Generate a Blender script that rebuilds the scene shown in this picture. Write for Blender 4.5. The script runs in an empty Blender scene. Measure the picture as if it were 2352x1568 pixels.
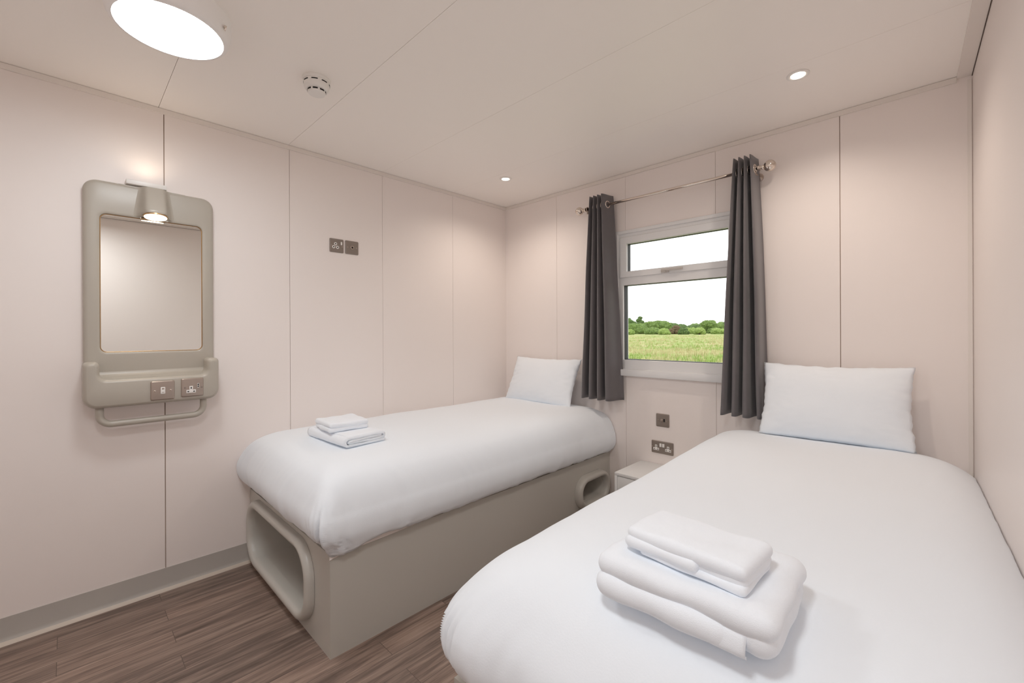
import bpy, bmesh, math, random
from mathutils import Vector, Matrix, noise as mnoise
from mathutils.geometry import tessellate_polygon

S = bpy.context.scene
COL = S.collection
PI = math.pi
random.seed(7)

# ------------------------------------------------------------------ helpers
def lin(c):
    return tuple(((v / 255.0) / 12.92 if v / 255.0 <= 0.04045 else ((v / 255.0 + 0.055) / 1.055) ** 2.4) for v in c)

def tag(o, label=None, cat=None, group=None, kind=None):
    if label: o['label'] = label
    if cat: o['category'] = cat
    if group: o['group'] = group
    if kind: o['kind'] = kind
    return o

def empty(name, loc=(0, 0, 0), rot=None, label=None, cat=None, group=None):
    o = bpy.data.objects.new(name, None)
    COL.objects.link(o)
    o.empty_display_size = 0.1
    o.location = loc
    if rot is not None: o.rotation_euler = rot
    return tag(o, label, cat, group)

def link(name, bm, mat, parent=None, smooth=True, angle=None, recalc=True):
    if recalc: bmesh.ops.recalc_face_normals(bm, faces=bm.faces)
    me = bpy.data.meshes.new(name)
    bm.to_mesh(me); bm.free()
    o = bpy.data.objects.new(name, me)
    COL.objects.link(o)
    for m in (mat if isinstance(mat, (list, tuple)) else [mat]): me.materials.append(m)
    if smooth:
        me.polygons.foreach_set('use_smooth', [True] * len(me.polygons))
        if angle is not None:
            try: me.set_sharp_from_angle(angle=angle)
            except Exception: pass
    else:
        me.polygons.foreach_set('use_smooth', [False] * len(me.polygons))
    if parent: o.parent = parent
    return o

def box(bm, x0, x1, y0, y1, z0, z1, bev=0.0, seg=2):
    r = bmesh.ops.create_cube(bm, size=1.0)
    vs = r['verts']
    for v in vs:
        v.co = Vector(((x0 + x1) / 2 + v.co.x * (x1 - x0), (y0 + y1) / 2 + v.co.y * (y1 - y0), (z0 + z1) / 2 + v.co.z * (z1 - z0)))
    if bev > 0:
        es = list({e for v in vs for e in v.link_edges})
        bmesh.ops.bevel(bm, geom=es, offset=bev, segments=seg, profile=0.5, affect='EDGES')

def loft(bm, loops, cap0=False, cap1=False, closed=True):
    rows = [[bm.verts.new(p) for p in L] for L in loops]
    n = len(rows[0])
    for a, b in zip(rows[:-1], rows[1:]):
        for i in range(n if closed else n - 1):
            j = (i + 1) % n
            try: bm.faces.new((a[i], a[j], b[j], b[i]))
            except ValueError: pass
    if cap0: bm.faces.new(rows[0])
    if cap1: bm.faces.new(rows[-1])
    return rows

def rrect(u0, u1, v0, v1, r, n=12):
    """rounded rectangle, 4*(n+1) points, counter-clockwise"""
    r = max(1e-5, min(r, (u1 - u0) / 2 - 1e-5, (v1 - v0) / 2 - 1e-5))
    P = []
    for cx, cy, a0 in ((u1 - r, v0 + r, -PI / 2), (u1 - r, v1 - r, 0), (u0 + r, v1 - r, PI / 2), (u0 + r, v0 + r, PI)):
        for i in range(n + 1):
            a = a0 + PI / 2 * i / n
            P.append((cx + r * math.cos(a), cy + r * math.sin(a)))
    return P

def lathe(bm, prof, n=48, origin=(0, 0, 0), axis='Z'):
    loops = []
    for r, h in prof:
        L = []
        for i in range(n):
            a = 2 * PI * i / n
            c, s = max(r, 1e-5) * math.cos(a), max(r, 1e-5) * math.sin(a)
            p = {'Z': (c, s, h), 'X': (h, c, s), 'Y': (s, h, c)}[axis]
            L.append(Vector(p) + Vector(origin))
        loops.append(L)
    loft(bm, loops)
    bmesh.ops.remove_doubles(bm, verts=bm.verts, dist=2e-5)

def tube(bm, pts, rad, n=14, caps=True):
    pts = [Vector(p) for p in pts]
    rows = []
    prev = None
    for i, p in enumerate(pts):
        t = (pts[min(i + 1, len(pts) - 1)] - pts[max(i - 1, 0)]).normalized()
        if prev is None:
            ref = Vector((0, 0, 1)) if abs(t.z) < 0.9 else Vector((1, 0, 0))
            u = t.cross(ref).normalized()
        else:
            u = (prev - t * prev.dot(t)).normalized()
        prev = u
        w = t.cross(u)
        r = rad[i] if isinstance(rad, (list, tuple)) else rad
        rows.append([p + (u * math.cos(2 * PI * k / n) + w * math.sin(2 * PI * k / n)) * r for k in range(n)])
    loft(bm, rows, caps, caps)

def torus(bm, c, R, r, nrm, n=28, m=10):
    nrm = Vector(nrm).normalized()
    u = nrm.orthogonal().normalized(); w = nrm.cross(u)
    rows = []
    for i in range(n + 1):
        a = 2 * PI * i / n
        d = u * math.cos(a) + w * math.sin(a)
        rows.append([Vector(c) + d * (R + r * math.cos(2 * PI * k / m)) + nrm * (r * math.sin(2 * PI * k / m)) for k in range(m)])
    loft(bm, rows)
    bmesh.ops.remove_doubles(bm, verts=bm.verts, dist=1e-5)

def fillet_path(pts, r, n=8):
    out = [Vector(pts[0])]
    for a, b, c in zip(pts[:-2], pts[1:-1], pts[2:]):
        a, b, c = Vector(a), Vector(b), Vector(c)
        d1 = (a - b).normalized(); d2 = (c - b).normalized()
        p, q = b + d1 * r, b + d2 * r
        for i in range(n + 1):
            t = i / n
            # quarter-circle-like blend
            s1 = 1 - math.sin(t * PI / 2); s2 = 1 - math.cos(t * PI / 2)
            out.append(b + d1 * r * s1 + d2 * r * s2)
    out.append(Vector(pts[-1]))
    return out

def nz(x, y, z, s=1.0):
    return mnoise.noise(Vector((x * s, y * s, z * s)))

# ------------------------------------------------------------------ materials
MATS = {}
def mat(name, rgb, rough=0.5, metal=0.0, spec=0.5, bump=None, var=None, emit=None, sheen=0.0, coat=0.0):
    if name in MATS: return MATS[name]
    m = bpy.data.materials.new(name); m.use_nodes = True
    nt = m.node_tree; N = nt.nodes; L = nt.links
    b = N['Principled BSDF']
    c = lin(rgb)
    b.inputs['Base Color'].default_value = (*c, 1)
    b.inputs['Roughness'].default_value = rough
    b.inputs['Metallic'].default_value = metal
    b.inputs['Specular IOR Level'].default_value = spec
    b.inputs['Sheen Weight'].default_value = sheen
    b.inputs['Coat Weight'].default_value = coat
    tc = N.new('ShaderNodeTexCoord')
    if var:
        sc, amt = var
        n = N.new('ShaderNodeTexNoise'); n.inputs['Scale'].default_value = sc; n.inputs['Detail'].default_value = 4
        mx = N.new('ShaderNodeMix'); mx.data_type = 'RGBA'
        mx.inputs['A'].default_value = (*[v * (1 - amt) for v in c], 1)
        mx.inputs['B'].default_value = (*[min(1, v * (1 + amt)) for v in c], 1)
        L.new(tc.outputs['Object'], n.inputs['Vector']); L.new(n.outputs['Fac'], mx.inputs['Factor'])
        L.new(mx.outputs['Result'], b.inputs['Base Color'])
    if bump:
        sc, st, dist = bump
        n = N.new('ShaderNodeTexNoise'); n.inputs['Scale'].default_value = sc; n.inputs['Detail'].default_value = 3
        bp = N.new('ShaderNodeBump'); bp.inputs['Strength'].default_value = st; bp.inputs['Distance'].default_value = dist
        L.new(tc.outputs['Object'], n.inputs['Vector']); L.new(n.outputs['Fac'], bp.inputs['Height']); L.new(bp.outputs['Normal'], b.inputs['Normal'])
    if emit:
        b.inputs['Emission Color'].default_value = (*emit[0], 1)
        b.inputs['Emission Strength'].default_value = emit[1]
    MATS[name] = m
    return m

M_wall = mat('wall_panel', (240, 232, 228), 0.38, spec=0.4, var=(1.3, 0.012))
M_gap = mat('shadow_gap_sealant', (92, 80, 72), 0.8)
M_seam = mat('panel_seam', (178, 162, 150), 0.8)
M_ceil = mat('ceiling_panel', (249, 244, 239), 0.45, spec=0.35, var=(1.1, 0.012))
M_trim = mat('trim_white', (232, 225, 219), 0.45)
M_skirt = mat('skirting_vinyl', (184, 179, 173), 0.45, var=(6, 0.03))
M_cove = mat('cove_strip', (205, 192, 178), 0.4)
M_grp = mat('moulded_grey', (194, 191, 184), 0.30, spec=0.5, var=(2.0, 0.02))
M_unit = mat('unit_grey', (178, 171, 160), 0.36, spec=0.55)
M_cotton = mat('white_cotton', (237, 243, 249), 0.9, spec=0.15, sheen=0.15, bump=(260, 0.12, 0.002))
M_sheet = mat('sheet_fabric', (236, 228, 223), 0.9, spec=0.1, bump=(260, 0.15, 0.002))
M_terry = mat('white_terry', (239, 244, 250), 0.95, spec=0.08, sheen=0.25, bump=(700, 0.30, 0.002))
M_curtain = mat('charcoal_curtain', (106, 102, 104), 0.72, spec=0.35, sheen=0.3, bump=(500, 0.25, 0.001), var=(14, 0.08))
M_chrome = mat('polished_chrome', (225, 215, 205), 0.10, metal=1.0)
M_nickel = mat('brushed_nickel', (176, 162, 152), 0.32, metal=0.85)
M_darknickel = mat('dark_nickel', (142, 131, 123), 0.35, metal=0.3)
M_pvc = mat('white_pvc', (230, 230, 230), 0.3, spec=0.5)
M_gasket = mat('gasket', (60, 60, 64), 0.6)
M_white = mat('white_plastic', (236, 233, 229), 0.35)
M_handle = mat('handle_shaded_white', (196, 190, 184), 0.3)  # white handle, greyed so its colour carries the shadow
M_black = mat('black_slot', (18, 16, 15), 0.7)
M_gold = mat('bezel_bronze', (196, 158, 112), 0.3, metal=0.6)
M_lamin = mat('white_laminate', (232, 232, 231), 0.35)
M_lampbody = mat('lamp_body', (247, 245, 244), 0.35)
M_mirror = mat('mirror_silver', (236, 236, 232), 0.012, metal=1.0)

LAMP_COL = (1.0, 0.90, 0.80)
M_diff = mat('lamp_diffuser', (255, 255, 255), 0.4, emit=((0.935, 0.975, 1.0), 33.5))
M_spotlens = mat('downlight_lens', (255, 255, 255), 0.3, emit=((1.0, 0.90, 0.74), 6.0))
M_mlens = mat('mirror_lamp_lens', (255, 255, 255), 0.3, emit=((1.0, 0.88, 0.68), 5.0))

def glass_mat():
    m = bpy.data.materials.new('window_glass'); m.use_nodes = True
    N = m.node_tree.nodes; L = m.node_tree.links
    N.remove(N['Principled BSDF'])
    t = N.new('ShaderNodeBsdfTransparent'); g = N.new('ShaderNodeBsdfGlossy'); g.inputs['Roughness'].default_value = 0.02
    fr = N.new('ShaderNodeFresnel'); fr.inputs['IOR'].default_value = 1.25
    mx = N.new('ShaderNodeMixShader')
    L.new(fr.outputs[0], mx.inputs[0]); L.new(t.outputs[0], mx.inputs[1]); L.new(g.outputs[0], mx.inputs[2])
    L.new(mx.outputs[0], N['Material Output'].inputs['Surface'])
    return m
M_glass = glass_mat()

def floor_mat():
    m = bpy.data.materials.new('wood_vinyl'); m.use_nodes = True
    N = m.node_tree.nodes; L = m.node_tree.links
    b = N['Principled BSDF']
    tc = N.new('ShaderNodeTexCoord')
    mp = N.new('ShaderNodeMapping'); mp.inputs['Rotation'].default_value = (0, 0, PI / 2)
    L.new(tc.outputs['Object'], mp.inputs['Vector'])
    br = N.new('ShaderNodeTexBrick')
    br.inputs['Scale'].default_value = 1.0; br.inputs['Brick Width'].default_value = 0.92; br.inputs['Row Height'].default_value = 0.10
    br.inputs['Mortar Size'].default_value = 0.0012; br.inputs['Mortar Smooth'].default_value = 0.3
    br.offset = 0.37; br.offset_frequency = 2
    br.inputs['Color1'].default_value = (0, 0, 0, 1); br.inputs['Color2'].default_value = (1, 1, 1, 1); br.inputs['Mortar'].default_value = (0.5, 0.5, 0.5, 1)
    L.new(mp.outputs[0], br.inputs['Vector'])
    # streaky grain running along the planks, shifted per plank
    sep = N.new('ShaderNodeSeparateXYZ'); L.new(tc.outputs['Object'], sep.inputs[0])
    def mul(sock, k):
        n = N.new('ShaderNodeMath'); n.operation = 'MULTIPLY'; n.inputs[1].default_value = k; L.new(sock, n.inputs[0]); return n.outputs[0]
    cmb = N.new('ShaderNodeCombineXYZ')
    L.new(mul(sep.outputs[0], 26), cmb.inputs[0]); L.new(mul(sep.outputs[1], 1.5), cmb.inputs[1]); L.new(mul(br.outputs['Color'], 7.0), cmb.inputs[2])
    n1 = N.new('ShaderNodeTexNoise'); n1.inputs['Scale'].default_value = 1.0; n1.inputs['Detail'].default_value = 7; n1.inputs['Roughness'].default_value = 0.62; n1.inputs['Distortion'].default_value = 0.9
    L.new(cmb.outputs[0], n1.inputs['Vector'])
    cmb2 = N.new('ShaderNodeCombineXYZ')
    L.new(mul(sep.outputs[0], 130), cmb2.inputs[0]); L.new(mul(sep.outputs[1], 7.0), cmb2.inputs[1]); L.new(mul(br.outputs['Color'], 11.0), cmb2.inputs[2])
    n2 = N.new('ShaderNodeTexNoise'); n2.inputs['Scale'].default_value = 1.0; n2.inputs['Detail'].default_value = 5
    L.new(cmb2.outputs[0], n2.inputs['Vector'])
    rp = N.new('ShaderNodeValToRGB')
    e = rp.color_ramp.elements
    e[0].position = 0.28; e[0].color = (*lin((84, 71, 63)), 1)
    e[1].position = 0.74; e[1].color = (*lin((186, 167, 153)), 1)
    k = rp.color_ramp.elements.new(0.44); k.color = (*lin((124, 107, 98)), 1)
    k = rp.color_ramp.elements.new(0.57); k.color = (*lin((158, 138, 126)), 1)
    add = N.new('ShaderNodeMix'); add.data_type = 'FLOAT'; add.inputs['Factor'].default_value = 0.30
    L.new(n1.outputs['Fac'], add.inputs['A']); L.new(n2.outputs['Fac'], add.inputs['B'])
    L.new(add.outputs['Result'], rp.inputs['Fac'])
    # plank tint
    tint = N.new('ShaderNodeMix'); tint.data_type = 'RGBA'; tint.blend_type = 'MULTIPLY'; tint.inputs['Factor'].default_value = 1.0
    rt = N.new('ShaderNodeValToRGB'); rt.color_ramp.elements[0].color = (0.80, 0.80, 0.80, 1); rt.color_ramp.elements[1].color = (1.08, 1.04, 1.02, 1)
    L.new(br.outputs['Color'], rt.inputs['Fac'])
    L.new(rp.outputs['Color'], tint.inputs['A']); L.new(rt.outputs['Color'], tint.inputs['B'])
    mo = N.new('ShaderNodeMix'); mo.data_type = 'RGBA'
    L.new(br.outputs['Fac'], mo.inputs['Factor']); L.new(tint.outputs['Result'], mo.inputs['A']); mo.inputs['B'].default_value = (*lin((98, 84, 76)), 1)
    L.new(mo.outputs['Result'], b.inputs['Base Color'])
    b.inputs['Roughness'].default_value = 0.5; b.inputs['Specular IOR Level'].default_value = 0.35
    bp = N.new('ShaderNodeBump'); bp.inputs['Strength'].default_value = 0.25; bp.inputs['Distance'].default_value = 0.002
    L.new(add.outputs['Result'], bp.inputs['Height']); L.new(bp.outputs['Normal'], b.inputs['Normal'])
    return m
M_floor = floor_mat()

def foliage_mat(name, c1, c2, sc):
    m = bpy.data.materials.new(name); m.use_nodes = True
    N = m.node_tree.nodes; L = m.node_tree.links
    b = N['Principled BSDF']; b.inputs['Roughness'].default_value = 0.8; b.inputs['Specular IOR Level'].default_value = 0.2
    tc = N.new('ShaderNodeTexCoord'); n = N.new('ShaderNodeTexNoise'); n.inputs['Scale'].default_value = sc; n.inputs['Detail'].default_value = 6; n.inputs['Roughness'].default_value = 0.65
    rp = N.new('ShaderNodeValToRGB'); rp.color_ramp.elements[0].position = 0.36; rp.color_ramp.elements[1].position = 0.64
    rp.color_ramp.elements[0].color = (*[v * 0.74 for v in lin(c1)], 1); rp.color_ramp.elements[1].color = (*[v * 0.74 for v in lin(c2)], 1)
    L.new(tc.outputs['Object'], n.inputs['Vector']); L.new(n.outputs['Fac'], rp.inputs['Fac']); L.new(rp.outputs['Color'], b.inputs['Base Color'])
    return m
M_tree = [foliage_mat('foliage_dark', (62, 84, 44), (112, 138, 74), 2.4),
          foliage_mat('foliage_mid', (78, 102, 50), (136, 162, 84), 2.4),
          foliage_mat('foliage_light', (112, 138, 64), (168, 190, 106), 2.4),
          foliage_mat('foliage_red', (86, 74, 52), (124, 106, 76), 2.4)]
M_trunk = mat('tree_bark', (84, 70, 56), 0.9)

OUT = 0.74
def olin(c): return tuple(v * OUT for v in lin(c))
def field_mat():
    m = bpy.data.materials.new('meadow'); m.use_nodes = True
    N = m.node_tree.nodes; L = m.node_tree.links
    b = N['Principled BSDF']; b.inputs['Roughness'].default_value = 0.95; b.inputs['Specular IOR Level'].default_value = 0.1
    tc = N.new('ShaderNodeTexCoord')
    mp = N.new('ShaderNodeMapping'); mp.inputs['Scale'].default_value = (0.45, 0.16, 1)
    L.new(tc.outputs['Object'], mp.inputs['Vector'])
    n = N.new('ShaderNodeTexNoise'); n.inputs['Scale'].default_value = 1.0; n.inputs['Detail'].default_value = 7; n.inputs['Roughness'].default_value = 0.6
    L.new(mp.outputs[0], n.inputs['Vector'])
    rp = N.new('ShaderNodeValToRGB'); e = rp.color_ramp.elements
    e[0].position = 0.34; e[0].color = (*olin((150, 172, 96)), 1)
    e[1].position = 0.68; e[1].color = (*olin((204, 190, 146)), 1)
    k = e.new(0.5); k.color = (*olin((176, 184, 116)), 1)
    L.new(n.outputs['Fac'], rp.inputs['Fac']); L.new(rp.outputs['Color'], b.inputs['Base Color'])
    return m
M_field = field_mat()
M_grass = [mat('grass_blade_green', (146, 166, 92), 0.9, spec=0.1), mat('grass_blade_straw', (188, 178, 134), 0.9, spec=0.1)]

# ------------------------------------------------------------------ dimensions
H = 2.376
XR = 2.853                 # right wall at the window wall
RS = 0.034                 # the right wall splays outward towards the camera
YB = -3.45                 # wall behind the camera
CAM = Vector((2.727, -2.727, 1.2631))
def xr(y): return XR - RS * y

def struct(name, bm, m, **k):
    o = link(name, bm, m, **k); o['kind'] = 'structure'; return o

# floor
bm = bmesh.new()
box(bm, -0.1, 3.15, YB - 0.1, 0.1, -0.12, 0.0)
struct('floor', bm, M_floor, smooth=False)

# ceiling made of panels running across the room, with hairline joints
bm = bmesh.new()
ys = [YB - 0.1, -3.02, -2.412, -1.815, -1.208, -0.6, 0.1]
for a, b in zip(ys[:-1], ys[1:]):
    g = 0.0008 if b < -1.7 else 0.0005
    box(bm, -0.1, 3.15, a + g, b - g, H, H + 0.03)
for f in bm.faces: f.material_index = 0
k0 = len(bm.faces)
box(bm, -0.1, 3.15, YB - 0.1, 0.1, H + 0.012, H + 0.12)
bm.faces.ensure_lookup_table()
for f in bm.faces[k0:]: f.material_index = 1
struct('ceiling', bm, [M_ceil, M_seam], smooth=False)

# left wall
bm = bmesh.new()
seams = [(-0.594, 0.0009), (-1.205, 0.0009), (-1.808, 0.0012), (-2.391, 0.0022), (-2.99, 0.0012)]
edges = [(0.1, 0)] + seams + [(YB - 0.1, 0)]
for (a, ga), (b, gb) in zip(edges[:-1], edges[1:]):
    box(bm, -0.03, 0.0, b + gb, a - ga, 0, H)
k0 = len(bm.faces)
box(bm, -0.1, -0.006, YB - 0.1, 0.1, 0, H)
bm.faces.ensure_lookup_table()
for f in bm.faces[k0:]: f.material_index = 1
struct('wall_left', bm, [M_wall, M_seam], smooth=False)

# window wall with its opening
WX0, WX1, WZ0, WZ1 = 1.115, 1.945, 1.0, 1.965
bm = bmesh.new()
seamx = [(0.575, 0.0009), (1.186, 0.0009), (1.79, 0.0009), (2.392, 0.0019)]
edges = [(-0.1, 0)] + seamx + [(3.05, 0)]
def wallrect(x0, x1, z0, z1, y0=0.0, y1=0.03):
    if x1 - x0 > 1e-4 and z1 - z0 > 1e-4: box(bm, x0, x1, y0, y1, z0, z1)
for (a, ga), (b, gb) in zip(edges[:-1], edges[1:]):
    a, b = a + ga, b - gb
    if b <= WX0 or a >= WX1: wallrect(a, b, 0, H)
    else:
        wallrect(a, b, 0, WZ0); wallrect(a, b, WZ1, H)
        if a < WX0: wallrect(a, WX0, WZ0, WZ1)
        if b > WX1: wallrect(WX1, b, WZ0, WZ1)
k0 = len(bm.faces)
for r in ((-0.1, WX0, 0, H), (WX1, 3.05, 0, H), (WX0, WX1, 0, WZ0), (WX0, WX1, WZ1, H)): wallrect(*r, y0=0.006, y1=0.12)
bm.faces.ensure_lookup_table()
for f in bm.faces[k0:]: f.material_index = 1
struct('wall_window', bm, [M_wall, M_seam], smooth=False)

# right wall (slightly splayed) and wall behind the camera
bm = bmesh.new()
loft(bm, [[(xr(0.1), 0.1, z), (3.15, 0.1, z), (3.15, YB - 0.1, z), (xr(YB - 0.1), YB - 0.1, z)] for z in (0, H)], True, True)
struct('wall_right', bm, M_wall, smooth=False)
bm = bmesh.new()
box(bm, -0.1, 3.15, YB - 0.1, YB, 0, H)
struct('wall_back', bm, M_wall, smooth=False)

# trims at the ceiling
bm = bmesh.new(); box(bm, 0.0, 0.010, YB, 0.0, H - 0.0255, H - 0.0015)
struct('trim_1', bm, M_trim, smooth=False)
bm = bmesh.new(); box(bm, 0.010, XR - 0.048, -0.009, 0.0, H - 0.0255, H - 0.0015)
struct('trim_2', bm, M_trim, smooth=False)
bm = bmesh.new()
loft(bm, [[(xr(y) - 0.048, y, H - 0.010), (xr(y) - 0.003, y, H - 0.010), (xr(y) - 0.003, y, H), (xr(y) - 0.048, y, H)] for y in (0.0, YB)], True, True)
struct('trim_3', bm, M_trim, smooth=False)
bm = bmesh.new()
loft(bm, [[(xr(0) - 0.016, -0.006, z), (xr(0) - 0.003, -0.006, z), (xr(0) - 0.003, 0, z), (xr(0) - 0.016, 0, z)] for z in (0.0, H - 0.026)], True, True)
struct('trim_4', bm, M_trim, smooth=False)
bm = bmesh.new()
loft(bm, [[(xr(y) - 0.003, y, H - 0.012), (xr(y) - 0.0002, y, H - 0.012), (xr(y) - 0.0002, y, H), (xr(y) - 0.003, y, H)] for y in (0.0, YB)], True, True)
struct('trim_5', bm, M_gap, smooth=False)

# vinyl skirting with its pale cove strip
bm = bmesh.new()
prof = [(0.0, 0.108), (0.004, 0.108), (0.0045, 0.03), (0.009, 0.012), (0.018, 0.004), (0.018, 0.0), (0.0, 0.0)]
loft(bm, [[(x, y, z) for x, z in prof] for y in (YB, -2.0255)], True, True)
struct('baseboard_left', bm, M_skirt, angle=0.6)
bm = bmesh.new()
loft(bm, [[(x, y, z) for x, z in ((0.010, 0.013), (0.013, 0.014), (0.021, 0.006), (0.024, 0.0), (0.015, 0.0))] for y in (YB, -2.0255)], True, True)
struct('trim_6', bm, M_cove, angle=0.6)

# ------------------------------------------------------------------ window
W = empty('window_1', (0, 0, 0)); W['kind'] = 'structure'
def frame_ring(bm, x0, x1, z0, z1, t, y0, y1, bev=0.003, tb=None, tt=None):
    tb = t if tb is None else tb; tt = t if tt is None else tt
    outer = [(x0, z0), (x1, z0), (x1, z1), (x0, z1)]
    inner = [(x0 + t, z0 + tb), (x1 - t, z0 + tb), (x1 - t, z1 - tt), (x0 + t, z1 - tt)]
    def ins(a, b, d):   # towards each other
        return [(p[0] + (q[0] - p[0]) * d, p[1] + (q[1] - p[1]) * d) for p, q in zip(a, b)]
    f = bev / max(t, 1e-4)
    o2, i2 = ins(outer, inner, f), ins(inner, outer, f)
    seq = [(outer, y1), (outer, y0 + bev), (o2, y0), (i2, y0), (inner, y0 + bev), (inner, y1)]
    loft(bm, [[(p[0], y, p[1]) for p in L] for L, y in seq] + [[(p[0], y1, p[1]) for p in outer]])
    bmesh.ops.remove_doubles(bm, verts=bm.verts, dist=1e-5)
bm = bmesh.new(); frame_ring(bm, 1.106, 1.954, 0.985, 1.974, 0.024, -0.012, 0.02)
link('window_architrave', bm, M_pvc, W, smooth=False)
bm = bmesh.new(); frame_ring(bm, 1.122, 1.938, 1.004, 1.957, 0.044, 0.000, 0.07, tb=0.068, tt=0.034)
box(bm, 1.160, 1.90, 0.000, 0.07, 1.592, 1.655, 0.002)
link('window_frame', bm, M_pvc, W, smooth=False)
bm = bmesh.new(); frame_ring(bm, 1.145, 1.915, 1.645, 1.929, 0.052, -0.010, 0.05, 0.004, tb=0.042, tt=0.050)
link('window_sash', bm, M_pvc, W, smooth=False)
bm = bmesh.new()
frame_ring(bm, 1.193, 1.867, 1.682, 1.884, 0.006, 0.012, 0.045, 0.001)
frame_ring(bm, 1.163, 1.897, 1.069, 1.596, 0.006, 0.016, 0.06, 0.001)
link('window_gasket', bm, M_gasket, W, smooth=False)
bm = bmesh.new(); box(bm, 1.195, 1.865, 0.030, 0.036, 1.684, 1.882); link('window_pane', bm, M_glass, W, smooth=False)
bm = bmesh.new(); box(bm, 1.165, 1.895, 0.040, 0.046, 1.071, 1.594); link('window_pane', bm, M_glass, W, smooth=False)
bm = bmesh.new()
box(bm, 1.100, 1.960, -0.034, 0.02, 0.961, 1.006, 0.004)
link('window_sill', bm, M_pvc, W, angle=0.5)
bm = bmesh.new()
tube(bm, [(1.475, -0.014, 1.664), (1.475, -0.026, 1.664)], 0.013, 16)
box(bm, 1.46, 1.60, -0.032, -0.022, 1.660, 1.677, 0.004)
box(bm, 1.452, 1.505, -0.020, -0.010, 1.650, 1.676, 0.003)
link('window_handle', bm, M_handle, W, angle=0.6)

# ------------------------------------------------------------------ ceiling fittings
t = empty('ceiling_lamp', (0.868, -2.478, H), label='large round white flush ceiling lamp glowing above the mirror end of the room', cat='lamp')
bm = bmesh.new()
lathe(bm, [(0.0, 0.0), (0.172, 0.0), (0.174, -0.012), (0.172, -0.05), (0.166, -0.072), (0.158, -0.081), (0.150, -0.083), (0.1455, -0.079), (0.1455, -0.06), (0.0, -0.06)], 72)
link('lamp_housing', bm, M_lampbody, t, angle=0.7)
bm = bmesh.new()
lathe(bm, [(0.1445, -0.066), (0.1445, -0.080), (0.13, -0.084), (0.08, -0.087), (0.0, -0.088)], 64)
link('diffuser', bm, M_diff, t)
bm = bmesh.new(); box(bm, -0.012, 0.012, -0.004, 0.004, -0.004, 0.004, 0.001)
o = link('rim_catch', bm, M_chrome, t); o.location = (0.11, 0.133, -0.058)

t = empty('smoke_detector', (0.795, -1.962, H), label='white round smoke detector with dark vent slots on the ceiling', cat='smoke detector')
bm = bmesh.new(); lathe(bm, [(0.0, 0.0), (0.056, 0.0), (0.057, -0.006), (0.055, -0.013), (0.0, -0.013)], 48)
link('base_plate', bm, M_white, t, angle=0.6)
bm = bmesh.new(); lathe(bm, [(0.0, -0.013), (0.052, -0.013), (0.0535, -0.020), (0.0515, -0.034), (0.0485, -0.044), (0.044, -0.0485), (0.0385, -0.0505), (0.037, -0.0505), (0.037, -0.059), (0.034, -0.064), (0.0, -0.066)], 48)
link('sensor_dome', bm, M_white, t, angle=0.6)
for k in range(8):
    a = k * PI / 4 + 0.25
    for r, z, w, h in ((0.0525, -0.022, 0.24, 0.0045), (0.0367, -0.0545, 0.27, 0.006)):
        bm = bmesh.new()
        rows = []
        for i in range(7):
            b = a - w + 2 * w * i / 6
            rows.append([((r - 0.004) * math.cos(b), (r - 0.004) * math.sin(b), z - h / 2), ((r + 0.0012) * math.cos(b), (r + 0.0012) * math.sin(b), z - h / 2),
                         ((r + 0.0012) * math.cos(b), (r + 0.0012) * math.sin(b), z + h / 2), ((r - 0.004) * math.cos(b), (r - 0.004) * math.sin(b), z + h / 2)])
        loft(bm, rows, True, True)
        link('vent_slot', bm, M_black, t, smooth=False)

def downlight(x, y, label):
    t = empty('downlight', (x, y, H), label=label, cat='downlight', group='recessed downlights in the ceiling')
    bm = bmesh.new(); lathe(bm, [(0.0, -0.0005), (0.043, -0.0005), (0.043, -0.003), (0.037, -0.006), (0.029, -0.004), (0.027, -0.002), (0.0, -0.002)], 40)
    link('bezel', bm, M_white, t, angle=0.8)
    bm = bmesh.new(); lathe(bm, [(0.026, -0.002), (0.026, -0.0045), (0.0, -0.005)], 32)
    link('lens', bm, M_spotlens, t)
    return t
downlight(0.517, -0.515, 'small glowing recessed downlight in the ceiling above the left bed pillow')
downlight(2.311, -0.514, 'small glowing recessed downlight in the ceiling above the right bed pillow')

# ------------------------------------------------------------------ beds
def panel_hole(bm, rect, loop, to3):
    """flat rectangle with a hole: quads between the hole loop and the rectangle"""
    u0, u1, v0, v1 = rect
    cx = sum(p[0] for p in loop) / len(loop); cy = sum(p[1] for p in loop) / len(loop)
    out = []
    for (u, v) in loop:
        dx, dy = u - cx, v - cy
        ts = []
        if dx > 1e-9: ts.append((u1 - cx) / dx)
        if dx < -1e-9: ts.append((u0 - cx) / dx)
        if dy > 1e-9: ts.append((v1 - cy) / dy)
        if dy < -1e-9: ts.append((v0 - cy) / dy)
        k = min(ts); out.append([cx + dx * k, cy + dy * k])
    for c in ((u0, v0), (u1, v0), (u1, v1), (u0, v1)):
        a = math.atan2(c[1] - cy, c[0] - cx)
        j = min(range(len(loop)), key=lambda i: abs(math.atan2(math.sin(math.atan2(loop[i][1] - cy, loop[i][0] - cx) - a), math.cos(math.atan2(loop[i][1] - cy, loop[i][0] - cx) - a))))
        out[j] = list(c)
    loft(bm, [[to3(*p, 0) for p in out], [to3(*p, 0) for p in loop]])

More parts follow.
